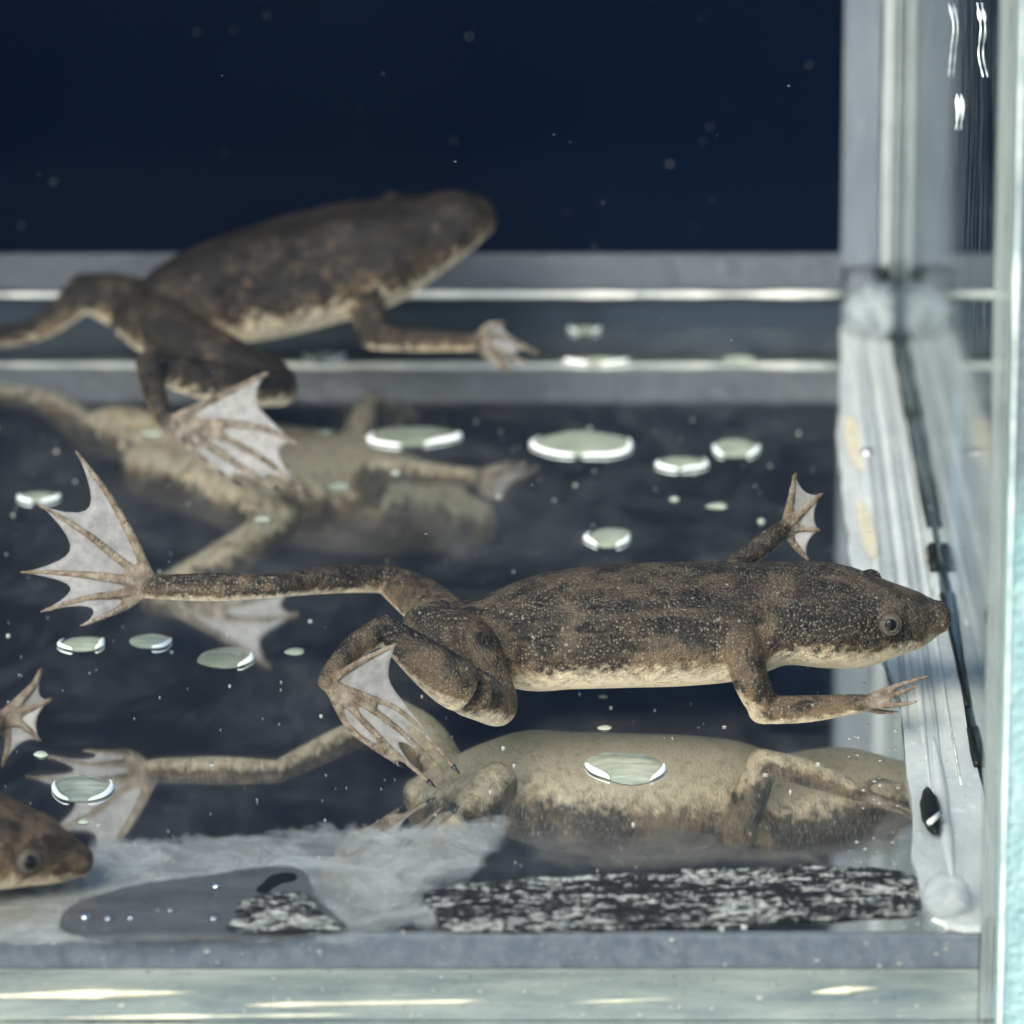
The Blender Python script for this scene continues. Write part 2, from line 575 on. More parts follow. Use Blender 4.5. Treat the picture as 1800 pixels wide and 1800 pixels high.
def rod(p0, p1, r, n=10, wob=0.0, taper=False):
    d = (p1 - p0)
    L = d.length
    d.normalize()
    a = d.orthogonal().normalized()
    b = d.cross(a)
    k = max(2, int(L * 5))
    vs_, fs = [], []
    for i in range(k + 1):
        c = p0 + d * (L * i / k)
        rr = r * (1 + wob * pnoise(c * 2.3))
        if taper:
            rr *= 0.08 + 0.92 * abs(math.sin(math.pi * i / k)) ** 0.8
        for j in range(n):
            t = 2 * math.pi * j / n
            vs_.append(c + a * (rr * math.cos(t)) + b * (rr * math.sin(t)))
    for i in range(k):
        for j in range(n):
            fs.append((i * n + j, i * n + (j + 1) % n, (i + 1) * n + (j + 1) % n, (i + 1) * n + j))
    fs.append(tuple(range(n))[::-1])
    fs.append(tuple(k * n + j for j in range(n)))
    return mesh_of(vs_, fs)


tpart('bottom_pane', box_mesh(XL, XW - 0.035, YF + 0.03, YB, -0.6, 0.0), M_FLOOR)
tpart('front_pane', box_mesh(XL, 3.12, YF - 0.55, YF - 0.05, -0.6, ZT), M_PANE)
tpart('back_pane', box_mesh(XL, XW + 0.5, YB, YB + 0.5, -0.6, ZT), M_SIL_CORNER)
tpart('side_pane', box_mesh(XW - 0.03, XW + 0.52, YF - 0.02, YB - 0.02, -0.58, ZT), M_SIDE)
tpart('side_pane', box_mesh(XL - 0.5, XL, YF - 0.6, YB, -0.6, ZT), M_SIDE)
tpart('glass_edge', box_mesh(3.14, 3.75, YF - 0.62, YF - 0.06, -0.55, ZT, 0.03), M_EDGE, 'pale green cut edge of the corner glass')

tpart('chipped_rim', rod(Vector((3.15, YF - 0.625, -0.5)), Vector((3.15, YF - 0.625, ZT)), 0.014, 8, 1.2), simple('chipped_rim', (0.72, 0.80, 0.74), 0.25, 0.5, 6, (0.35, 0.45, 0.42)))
# back seams: grey silicone strip between panel and floor, edge highlight painted as a bright rod below
tpart('silicone_seam', box_mesh(XL, 2.80, YB - 0.09, YB - 0.01, 0.32, 0.655, 0.02), M_SIL_BACK, 'grey strip of silicone along the foot of the back pane')


tpart('edge_glint', rod(Vector((XL, YB - 0.12, 0.30)), Vector((2.78, YB - 0.12, 0.31)), 0.024, wob=0.9), M_BRIGHT)
tpart('silicone_foot', box_mesh(XL, 2.80, YB - 0.05, YB - 0.01, 0.0, 0.27, 0.01), simple('dark_glass_foot', (0.012, 0.02, 0.03), 0.5, 0.2), None)
# right back corner: upright seam and glass lines
tpart('silicone_seam', box_mesh(2.775, 3.10, YB - 0.10, YB - 0.01, 0.55, ZT, 0.02), M_SIL_CORNER, 'upright grey silicone seam in the back corner')
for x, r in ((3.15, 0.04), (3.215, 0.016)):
    tpart('edge_glint', rod(Vector((x, YB - 0.12, 0.45)), Vector((x, YB - 0.12, ZT)), r, wob=0.3), M_LINE)  # glass edges drawn as lines, their glint in the colour
# front corner upright seam
tpart('silicone_seam', box_mesh(3.05, 3.21, YF - 0.045, YF + 0.025, -0.6, ZT, 0.02), mat_silicone('silicone_front_corner', (0.11, 0.135, 0.145), (0.36, 0.40, 0.39), 0.42, (5, 1, 0.10), 3, 0.15), 'upright grey silicone seam behind the green glass edge')

# silicone bead on the floor along the right pane
bead = [(1478, 520), (1482, 640), (1470, 740), (1476, 830), (1488, 930), (1504, 1060), (1550, 1150), (1585, 1240), (1598, 1400),
        (1603, 1540), (1650, 1640), (1775, 1640), (1698, 1257), (1636, 940), (1568, 590), (1556, 500)]
tpart('silicone_seam', slab_px(bead, 0.012, 0.05, 0.03), M_SIL_SIDE, 'wide pale silicone bead on the floor along the right pane')
for (a, b, r) in (((1566, 590), (1632, 925), .016), ((1638, 962), (1643, 1002), .04), ((1655, 1045), (1700, 1240), .018), ((1704, 1280), (1718, 1345), .026)):
    tpart('seam_gap', rod(on_z(a[0], a[1], 0.08), on_z(b[0], b[1], 0.08), r, 8, 0.6), M_GAP)
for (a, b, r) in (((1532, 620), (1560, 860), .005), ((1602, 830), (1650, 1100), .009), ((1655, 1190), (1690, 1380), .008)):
    tpart('edge_glint', rod(on_z(a[0], a[1], 0.06), on_z(b[0], b[1], 0.06), r, 8, 0.6), M_BRIGHT)  # highlights along the bead, painted as thin bright rods
M_RIB_A = mat_silicone('seam_ridge_pale', (0.50, 0.53, 0.52), (0.72, 0.74, 0.71), 0.35, (1, 0.3, 1), 3, 0.07, bmp=0.03)
M_RIB_B = mat_silicone('seam_ridge_grey', (0.34, 0.38, 0.39), (0.48, 0.52, 0.52), 0.45, (1, 0.3, 1), 3, 0.07, bmp=0.03)
for a, b, r, m_ in (((1492, 545), (1556, 1130), .045, M_RIB_A), ((1508, 540), (1600, 1300), .05, M_RIB_B), ((1526, 530), (1640, 1420), .05, M_RIB_A),
                    ((1541, 540), (1662, 1400), .04, M_RIB_B), ((1553, 560), (1688, 1400), .035, M_RIB_A), ((1640, 1290), (1676, 1560), .05, M_RIB_A)):
    tpart('seam_ridge', rod(on_z(a[0], a[1], 0.055), on_z(b[0], b[1], 0.055), r, 12, 0.25, True), m_)
# smeared silicone along the front of the floor
smear = [(-300, 1490), (170, 1478), (420, 1464), (700, 1448), (880, 1434), (905, 1452), (880, 1490), (862, 1530), (800, 1560), (742, 1575), (790, 1600), (762, 1648), (300, 1655), (-300, 1665)]
tpart('silicone_smear', film_px(smear, 0.003, 0.35), M_SMEAR, 'thin pale smear of silicone along the front of the floor')
reflection_smear = [(925, 1462), (1010, 1466), (1062, 1494), (1115, 1476), (1145, 1450), (1230, 1448), (1300, 1490), (1480, 1480), (1608, 1400), (1612, 1530), (1300, 1524), (920, 1545)]  # thin smear whose lumpy outline paints in the front frog's reflection
tpart('silicone_smear', film_px(reflection_smear, 0.004, 0.22), mat_silicone('thin_reflection_smear', (0.10, 0.10, 0.09), (0.17, 0.16, 0.14), 0.55, (0.6, 1, 1), 3, patchy=True, border=0.3))
film = [(104, 1584), (270, 1552), (400, 1532), (480, 1520), (536, 1528), (548, 1556), (575, 1600), (630, 1648), (110, 1660)]
tpart('grey_film', film_px(film, 0.007, 0.10), M_FILM)
# front of the floor slab, seen through the front pane
tpart('silicone_seam', box_mesh(XL, 3.045, YF - 0.035, YF + 0.028, -0.235, -0.004, 0.012), M_SIL_FRONT, 'blue grey silicone seam between front pane and floor')
tpart('slab_edge', box_mesh(XL, 3.049, YF - 0.04, YF + 0.027, -0.6, -0.24, 0.012), M_SLAB_EDGE)
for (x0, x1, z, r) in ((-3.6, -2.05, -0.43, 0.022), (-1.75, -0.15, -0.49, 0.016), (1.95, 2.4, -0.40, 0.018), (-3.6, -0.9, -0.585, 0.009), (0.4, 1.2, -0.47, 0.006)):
    tpart('edge_glint', rod(Vector((x0, YF - 0.045, z)), Vector((x1, YF - 0.04, z + 0.03)), r * 1.2, 8, 1.2, True), M_GLINT)  # tapered rods painted as glints on the slab edge

# ------------------------------------------------------------------ frogs
def catmull(pts, sub=6):
    P = [np.array(p, float) for p in pts]
    P = [2 * P[0] - P[1]] + P + [2 * P[-1] - P[-2]]
    out = []
    for i in range(1, len(P) - 2):
        for k in range(sub):
            t = k / sub
            a, b, c, d = P[i - 1:i + 3]
            out.append(0.5 * (2 * b + (c - a) * t + (2 * a - 5 * b + 4 * c - d) * t * t + (3 * b - a - 3 * c + d) * t ** 3))
    out.append(P[-2])
    return out


def loft(bm, rows, side_hint, n=28, power=2.0):
    """rows: (x,y,z, half height, half width); rounded ends; a closed tube"""
    c = [Vector(r[:3]) for r in rows]
    N = len(rows)
    rings = []
    for i in range(N):
        t = (c[min(i + 1, N - 1)] - c[max(i - 1, 0)]).normalized()
        sd_ = (side_hint - t * side_hint.dot(t)).normalized()
        up = sd_.cross(t).normalized()
        if up.z < 0 and abs(up.z) > 0.2:
            up = -up
        hz, wy = max(rows[i][3], 0.004), max(rows[i][4], 0.004)
        ring = []
        for j in range(n):
            a = 2 * math.pi * j / n
            ca, sa = math.cos(a), math.sin(a)
            e = 2 / power
            ring.append(bm.verts.new(c[i] + sd_ * (wy * math.copysign(abs(ca) ** e, ca)) + up * (hz * math.copysign(abs(sa) ** e, sa))))
        rings.append(ring)
    for i in range(N - 1):
        for j in range(n):
            bm.faces.new((rings[i][j], rings[i][(j + 1) % n], rings[i + 1][(j + 1) % n], rings[i + 1][j]))
    bm.faces.new(rings[0][::-1])
    bm.faces.new(rings[-1])


def ends(rows):
    """add small rounding rings before and after"""
    r0, r1 = rows[0], rows[-1]
    d0 = (np.array(rows[0][:3]) - np.array(rows[1][:3]))
    d0 /= np.linalg.norm(d0) + 1e-9
    d1 = (np.array(rows[-1][:3]) - np.array(rows[-2][:3]))
    d1 /= np.linalg.norm(d1) + 1e-9
    a, b = [], []
    for k in (0.95, 0.8, 0.5):
        s = math.sqrt(1 - k * k)
        a.append(np.concatenate([np.array(r0[:3]) + d0 * k * min(r0[3], r0[4]), [r0[3] * s, r0[4] * s]]))
    for k in (0.5, 0.8, 0.95):
        s = math.sqrt(1 - k * k)
        b.append(np.concatenate([np.array(r1[:3]) + d1 * k * min(r1[3], r1[4]), [r1[3] * s, r1[4] * s]]))
    return a + [np.array(r) for r in rows] + b


def tube(bm, pts, sub=5):
    """pts: (Vector, radius)"""
    rows = [(*p, r, r) for p, r in pts]
    rows = catmull(rows, sub)
    for r in rows:
        r[3] = r[4] = max(r[3], 0.012)
    rows = ends(rows)
    loft(bm, rows, side_for(rows), 14)


def side_for(rows):
    d = Vector(rows[-1][:3]) - Vector(rows[0][:3])
    return d.orthogonal().normalized()


def web_mesh(toes, base, dip=0.30, nu=8, nv=12):
    verts, faces = [], []

    def along(poly, t):
        f = t * (len(poly) - 1)
        i = min(int(f), len(poly) - 2)
        return poly[i] * (1 - (f - i)) + poly[i + 1] * (f - i)
    for k in range(len(toes) - 1):
        A, B = toes[k], toes[k + 1]
        o = len(verts)
        for i in range(nu + 1):
            u = i / nu
            m_ = 0.97 - dip * (4 * u * (1 - u)) ** 0.8
            for j in range(nv + 1):
                t = j / nv * m_
                p = along(A, t) * (1 - u) + along(B, t) * u
                verts.append(Vector(p))
        for i in range(nu):
            for j in range(nv):
                a = o + i * (nv + 1) + j
                faces.append((a, a + 1, a + nv + 2, a + nv + 1))
    return mesh_of(verts, faces)


def sphere_mesh(c, rad, axis=None, flat=1.0, u=20, v=14):
    bm = bmesh.new()
    mt = Matrix.Translation(c)
    if axis is not None:
        mt = mt @ axis.to_track_quat('Z', 'Y').to_matrix().to_4x4()
    bmesh.ops.create_uvsphere(bm, u_segments=u, v_segments=v, radius=rad, matrix=mt @ Matrix.Diagonal((1, 1, flat, 1)))
    return bm_mesh(bm, smooth=True)


def torus_mesh(c, axis, R1, r1, nu=28, nv=8, flat=1.0):
    q = axis.to_track_quat('Z', 'Y')
    vs_, fs = [], []
    for i in range(nu):
        a = 2 * math.pi * i / nu
        for j in range(nv):
            b = 2 * math.pi * j / nv
            rr = R1 + r1 * math.cos(b)
            vs_.append(c + q @ Vector((rr * math.cos(a), rr * math.sin(a) * flat, r1 * math.sin(b))))
    for i in range(nu):
        for j in range(nv):
            fs.append((i * nv + j, ((i + 1) % nu) * nv + j, ((i + 1) % nu) * nv + (j + 1) % nv, i * nv + (j + 1) % nv))
    return mesh_of(vs_, fs)


def build_frog(label, skin, base, body, limbs, feet, bumps, eyes, group='frogs in the glass tank', voxel=0.019):
    """body: rows (px,py,Y,hz,wy). limbs: lists of (px,py,Y,r). feet: dicts with base, toes, r, web, claws. eyes: (px,py,rad)"""
    root = thing('frog', base, label, 'frog', group)
    bm = bmesh.new()
    brow = [np.array([*at(px, py, Y), hz, wy]) for px, py, Y, hz, wy in body]
    rows = ends(catmull(brow, 5))
    loft(bm, rows, Vector((0.03, 1, 0)), 36, 2.25)
    segs = []                                     # (a, b, kind)
    for a, b in zip(brow[:-1], brow[1:]):
        segs.append((a[:3], b[:3], 0, (a[3] + b[3]) / 2))
    for limb in limbs:
        pts = [(at(px, py, Y), r) for px, py, Y, r in limb]
        tube(bm, pts)
        for (a, ra), (b, rb) in zip(pts[:-1], pts[1:]):
            segs.append((np.array(a), np.array(b), 1, (ra + rb) / 2))
    toe_data = []
    for ft in feet:
        polys = []
        for toe in ft['toes']:
            pts = [at(*q) for q in ([ft['base']] + toe)]
            poly = [Vector(p) for p in catmull([tuple(p) for p in pts], 6)]
            polys.append(poly)
            k = len(poly)
            r0, r1 = ft['r']
            tube(bm, [(poly[i], r0 + (r1 - r0) * i / (k - 1)) for i in range(0, k, 2)] + ([(poly[-1], r1)] if (k - 1) % 2 else []), 2)
            for a, b in zip(poly[:-1], poly[1:]):
                segs.append((np.array(a), np.array(b), 2, r0))
        toe_data.append(polys)
    for (px, py, Y, r) in bumps:
        bmesh.ops.create_uvsphere(bm, u_segments=16, v_segments=12, radius=r, matrix=Matrix.Translation(at(px, py, Y)))
    bmesh.ops.recalc_face_normals(bm, faces=bm.faces)
    raw = bpy.data.meshes.new('raw')
    bm.to_mesh(raw)
    bm.free()
    tmp = bpy.data.objects.new('raw', raw)
    COL.objects.link(tmp)
    md = tmp.modifiers.new('r', 'REMESH')
    md.mode, md.voxel_size, md.use_smooth_shade = 'VOXEL', voxel, True
    ms = tmp.modifiers.new('s', 'SMOOTH')
    ms.factor, ms.iterations = 0.5, 5
    dg = bpy.context.evaluated_depsgraph_get()
    me = bpy.data.meshes.new_from_object(tmp.evaluated_get(dg), depsgraph=dg)
    bpy.data.objects.remove(tmp)
    bpy.data.meshes.remove(raw)
    nv = len(me.vertices)
    co = np.empty(nv * 3, np.float32)
    me.vertices.foreach_get('co', co)
    co = co.reshape(-1, 3)
    no = np.empty(nv * 3, np.float32)
    me.vertices.foreach_get('normal', no)
    no = no.reshape(-1, 3)
    best = np.full(nv, 1e9)
    kind = np.zeros(nv, int)
    hgt = np.zeros(nv)
    for a, b, kd, r in segs:
        d = b - a
        t = np.clip(((co - a) @ d) / (d @ d + 1e-12), 0, 1)
        q = a + t[:, None] * d
        dist = np.linalg.norm(co - q, axis=1) - r
        sel = dist < best
        best[sel] = dist[sel]
        kind[sel] = kd
        hgt[sel] = ((co[:, 2] - q[:, 2]) / max(r, 0.02))[sel]

    def sst(x, e0, e1):
        t = np.clip((x - e0) / (e1 - e0), 0, 1)
        return t * t * (3 - 2 * t)
    pale = np.where(kind == 0, sst(-hgt, -0.36, 0.72), np.where(kind == 1, sst(-no[:, 2], -0.3, 0.75) * 0.9, 0.56 + 0.2 * sst(np.abs(no[:, 2]), 0.5, 1)))
    warm = np.where(kind == 0, 0.12, np.where(kind == 1, 0.75, 0.5))
    toe = np.where(kind == 2, 1.0, 0.0)
    # soften the attributes over the surface
    ed = np.empty(len(me.edges) * 2, np.int32)
    me.edges.foreach_get('vertices', ed)
    ed = ed.reshape(-1, 2)
    deg = np.bincount(ed.ravel(), minlength=nv) + 1e-6
    for _ in range(14):
        for arr in (pale, warm, toe):
            s_ = np.bincount(ed[:, 0], arr[ed[:, 1]], nv) + np.bincount(ed[:, 1], arr[ed[:, 0]], nv)
            arr[:] = 0.4 * arr + 0.6 * s_ / deg
    for nm, arr in (('pale', pale), ('warm', warm), ('toe', toe)):
        at_ = me.attributes.new(nm, 'FLOAT', 'POINT')
        at_.data.foreach_set('value', arr.astype(np.float32))
    bvh = BVHTree.FromPolygons([Vector(v) for v in co], [tuple(p.vertices) for p in me.polygons])
    off = Matrix.Translation(-Vector(base))
    me.transform(off)
    link('body', me, skin, root)
    for ft, polys in zip(feet, toe_data):
        if ft.get('web', True):
            wm = web_mesh(polys, None, ft.get('dip', 0.3))
            wm.transform(off)
            wo = link('foot_web', wm, M_WEB, root)
            so_ = wo.modifiers.new('thick', 'SOLIDIFY')
            so_.thickness, so_.offset = 0.008, 0
        for k in ft.get('claws', ()):
            poly = polys[k]
            d = (poly[-1] - poly[-3]).normalized()
            cb = bmesh.new()
            bmesh.ops.create_cone(cb, segments=10, radius1=0.02, radius2=0.004, depth=0.075, cap_ends=True,
                                  matrix=Matrix.Translation(poly[-1] + d * 0.03) @ d.to_track_quat('Z', 'Y').to_matrix().to_4x4())
            cm = bm_mesh(cb, smooth=True)
            cm.transform(off)
            link('claw', cm, M_CLAW, root)
    for (px, py, rad) in eyes:
        d = ray(px, py).normalized()
        hit, nrm, _i, _d = bvh.ray_cast(CAMV, d)
        if hit is None:
            continue
        ax = (nrm * 0.75 - d * 0.5).normalized()
        c = hit - ax * rad * 0.30
        e = sphere_mesh(c, rad, ax, 0.85)
        e.transform(off)
        eo = link('eye', e, M_IRIS, root)
        p = sphere_mesh(c + ax * rad * 0.66, rad * 0.52, ax, 0.45)
        p.transform(off)
        link('pupil', p, M_PUPIL, eo)
        l = torus_mesh(c + ax * rad * 0.36, ax, rad * 0.90, rad * 0.10)
        l.transform(off)
        link('eyelid', l, M_LID, eo)
    return root


# --- the frog in front
Y1 = 47.6
body1 = [(735, 1100, 47.6, .12, .20), (840, 1117, Y1, .25, .42), (920, 1117, Y1, .36, .55), (1000, 1106, Y1, .385, .62), (1100, 1099, Y1, .40, .64),
         (1200, 1096, Y1, .40, .64), (1290, 1091, Y1, .39, .58), (1370, 1078, 47.62, .335, .53), (1450, 1081, 47.65, .345, .52), (1510, 1088, 47.66, .325, .46),
         (1570, 1089, 47.68, .25, .35), (1618, 1088, 47.7, .18, .28), (1645, 1085, 47.7, .115, .19)]
limbs1 = [
    [(760, 1095, 47.45, .19), (815, 1145, 47.15, .25), (868, 1225, 46.92, .17)],                       # near thigh
    [(872, 1240, 46.88, .155), (790, 1194, 46.55, .185), (675, 1104, 46.6, .10)],                    # near shank
    [(672, 1108, 46.6, .10), (620, 1140, 46.45, .09), (576, 1196, 46.15, .075)],                       # near tarsus
    [(785, 1088, 47.9, .17), (742, 1056, 48.5, .175), (692, 1024, 49.0, .125)],                          # far thigh
    [(690, 1018, 49.0, .10), (590, 1018, 48.7, .105), (485, 1030, 48.3, .085)],                        # far shank
    [(485, 1030, 48.3, .085), (380, 1032, 48.3, .105), (268, 1032, 48.3, .09)],                        # far tarsus
    [(1300, 1130, 47.05, .14), (1322, 1200, 47.0, .13), (1343, 1246, 47.05, .108)],                    # near arm
    [(1340, 1248, 47.05, .104), (1420, 1246, 46.95, .098), (1515, 1236, 46.8, .068)],
    [(1285, 1030, 48.0, .11), (1300, 988, 48.3, .085)],
    [(1300, 988, 48.3, .075), (1345, 955, 48.45, .085), (1382, 925, 48.6, .055)],
]
feet1 = [
    dict(base=(574, 1200, 46.15), r=(.036, .019), dip=.30, claws=(1, 3, 4),
         toes=[[(640, 1160, 46.1), (698, 1132, 46.1)], [(640, 1222, 46.1), (713, 1256, 46.05), (797, 1347, 45.95)], [(640, 1238, 46.05), (710, 1290, 46.0), (778, 1356, 45.95)],
               [(630, 1258, 46.05), (690, 1318, 46.0), (753, 1373, 45.9)], [(610, 1272, 46.1), (650, 1308, 46.0), (697, 1341, 46.0)]]),
    dict(base=(268, 1028, 48.3), r=(.046, .018), dip=.25,
         toes=[[(230, 940, 48.4), (185, 862, 48.5), (133, 793, 48.6)], [(205, 980, 48.4), (150, 937, 48.4), (68, 886, 48.5)], [(190, 1015, 48.3), (120, 1008, 48.35), (37, 1006, 48.4)],
               [(205, 1045, 48.3), (150, 1052, 48.25), (72, 1075, 48.2)], [(225, 1062, 48.3), (190, 1080, 48.2), (143, 1100, 48.1)]]),
    dict(base=(1512, 1236, 46.8), r=(.038, .016), web=False,
         toes=[[(1560, 1212, 46.8), (1632, 1188, 46.8)], [(1560, 1225, 46.75), (1612, 1206, 46.7)], [(1560, 1240, 46.7), (1612, 1234, 46.6)], [(1540, 1250, 46.85), (1580, 1252, 46.8)]]),
    dict(base=(1380, 930, 48.6), r=(.042, .02), dip=.14,
         toes=[[(1390, 880, 48.6), (1398, 832, 48.6)], [(1410, 900, 48.6), (1444, 868, 48.6)], [(1408, 930, 48.6), (1440, 932, 48.55)], [(1395, 955, 48.55), (1420, 984, 48.5)]]),
]
build_frog('dark speckled front frog whose nose nearly touches the right pane, one hind foot spread behind', M_SKIN1, at(1100, 1250, Y1) * 1.0, body1, limbs1, feet1,
           [(1530, 1020, 47.95, .085), (1562, 1092, 47.32, .09)], [(1565, 1097, .085)])

# --- the frog at the back
Y2 = 55.9
body2 = [(225, 560, 55.9, .15, .25), (300, 535, Y2, .32, .50), (380, 515, Y2, .40, .64), (470, 494, Y2, .44, .70), (560, 470, 56.0, .45, .70),
         (640, 450, 56.05, .44, .66), (710, 427, 56.15, .37, .58), (765, 405, 56.2, .30, .48), (806, 386, 56.25, .25, .40), (828, 381, 56.3, .19, .28)]
limbs2 = [
    [(260, 565, 55.5, .25), (370, 628, 54.7, .25), (485, 672, 53.9, .17)],
    [(492, 682, 53.85, .15), (400, 675, 53.4, .17), (268, 645, 53.1, .13)],
    [(265, 640, 53.1, .125), (272, 690, 52.7, .095), (292, 740, 52.25, .07)],
    [(260, 545, 56.1, .25), (200, 525, 56.4, .22), (150, 512, 56.5, .16)],
    [(150, 512, 56.5, .15), (95, 560, 56.45, .12), (30, 588, 56.4, .09), (-120, 600, 56.3, .09)],
    [(650, 555, 55.45, .15), (662, 592, 55.3, .11)],
    [(655, 592, 55.3, .11), (740, 598, 55.2, .095), (838, 602, 55.1, .07)],
    [(630, 530, 56.4, .13), (650, 540, 56.75, .09)],
    [(650, 540, 56.75, .085), (690, 505, 56.9, .06)],
]
feet2 = [
    dict(base=(290, 744, 52.25), r=(.046, .024), dip=.2, claws=(2, 3, 4),
         toes=[[(380, 700, 52.2), (470, 656, 52.1)], [(400, 744, 52.1), (470, 755, 52.0), (521, 780, 51.9)], [(380, 765, 52.1), (470, 812, 51.9), (541, 872, 51.7)],
               [(370, 785, 52.0), (430, 825, 51.9), (485, 858, 51.7)], [(340, 792, 52.1), (375, 822, 52.0), (415, 848, 51.9)]]),
    dict(base=(-120, 600, 56.3), r=(.045, .018), toes=[[(-300, 480, 56.4)], [(-340, 560, 56.3)], [(-340, 630, 56.2)], [(-280, 700, 56.1)]]),
    dict(base=(690, 505, 56.9), r=(.04, .02), dip=.4, toes=[[(705, 470, 56.9)], [(730, 478, 56.95)], [(738, 492, 56.95)], [(725, 508, 56.95)]]),
    dict(base=(835, 602, 55.1), r=(.042, .024), dip=.2,
         toes=[[(855, 575, 55.1), (885, 568, 55.1)], [(880, 592, 55.1), (946, 622, 55.1)], [(870, 615, 55.0), (925, 640, 55.0)], [(865, 630, 55.0), (905, 655, 54.9)]]),
]
build_frog('dark brown frog before the back pane, blunt head raised against the blue panel', M_SKIN2, at(540, 690, Y2), body2, limbs2, feet2,
           [(690, 362, 56.5, .12), (800, 362, 56.4, .1)], [(768, 400, .04)], voxel=0.024)

# --- the frog entering on the left
Y3 = 43.95
body3 = [(-600, 1460, Y3, .15, .2), (-500, 1462, Y3, .26, .42), (-400, 1455, Y3, .36, .55), (-260, 1452, Y3, .38, .58), (-140, 1458, Y3, .36, .56), (-60, 1470, Y3, .32, .52), (0, 1482, Y3, .275, .47),
         (55, 1492, Y3, .22, .39), (105, 1506, Y3, .155, .29), (140, 1513, Y3, .095, .19)]
limbs3 = [
    [(-60, 1440, 44.4, .13), (-70, 1330, 44.8, .10)],
    [(-70, 1330, 44.8, .095), (-30, 1290, 44.95, .09), (5, 1262, 45.1, .06)],
    [(-90, 1500, 43.65, .13), (-110, 1545, 43.6, .09), (-160, 1545, 43.5, .07)],
    [(-540, 1460, 44.2, .22), (-620, 1420, 44.7, .2), (-560, 1390, 45.0, .14)],
    [(-560, 1390, 45.0, .13), (-700, 1400, 45.0, .12), (-800, 1430, 45.0, .09)],
    [(-540, 1470, 43.8, .2), (-460, 1510, 43.6, .2), (-420, 1530, 43.5, .13)],
    [(-420, 1530, 43.5, .12), (-560, 1530, 43.5, .13), (-680, 1520, 43.6, .09)],
]
feet3 = [
    dict(base=(2, 1262, 45.1), r=(.042, .02), dip=.18,
         toes=[[(45, 1220, 45.1), (62, 1200, 45.1), (72, 1176, 45.1)], [(45, 1250, 45.1), (88, 1230, 45.1)], [(40, 1275, 45.05), (70, 1302, 45.0)], [(15, 1300, 45.05), (4, 1345, 45.0)]]),
    dict(base=(-800, 1430, 45.0), r=(.04, .016), toes=[[(-950, 1340, 45.0)], [(-1000, 1400, 45.0)], [(-1000, 1460, 44.9)], [(-940, 1500, 44.8)]]),
    dict(base=(-680, 1520, 43.6), r=(.04, .016), toes=[[(-780, 1450, 43.6)], [(-820, 1490, 43.6)], [(-820, 1525, 43.6)], [(-780, 1540, 43.5)]]),
]
build_frog('reddish brown frog of which only the head and a webbed hand are in view', M_SKIN3, at(-150, 1560, Y3), body3, limbs3, feet3,
           [(80, 1450, 44.25, .09), (52, 1506, 43.68, .1)], [(50, 1515, .095)])

# ------------------------------------------------------------------ drops on the glass floor
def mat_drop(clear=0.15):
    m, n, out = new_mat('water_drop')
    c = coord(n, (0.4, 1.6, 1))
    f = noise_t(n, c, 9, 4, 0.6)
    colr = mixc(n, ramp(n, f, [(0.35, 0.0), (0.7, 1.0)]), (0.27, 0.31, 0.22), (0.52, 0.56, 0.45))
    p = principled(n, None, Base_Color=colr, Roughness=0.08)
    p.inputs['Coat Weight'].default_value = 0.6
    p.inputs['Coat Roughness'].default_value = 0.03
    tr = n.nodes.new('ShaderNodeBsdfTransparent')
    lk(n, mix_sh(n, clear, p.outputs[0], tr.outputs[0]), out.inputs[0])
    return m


M_DROP = mat_drop()
M_DROP_CLEAR = mat_drop(0.5)
M_DROP_GLINT = simple('drop_glint', (0.86, 0.88, 0.84), 0.15, 0.6)


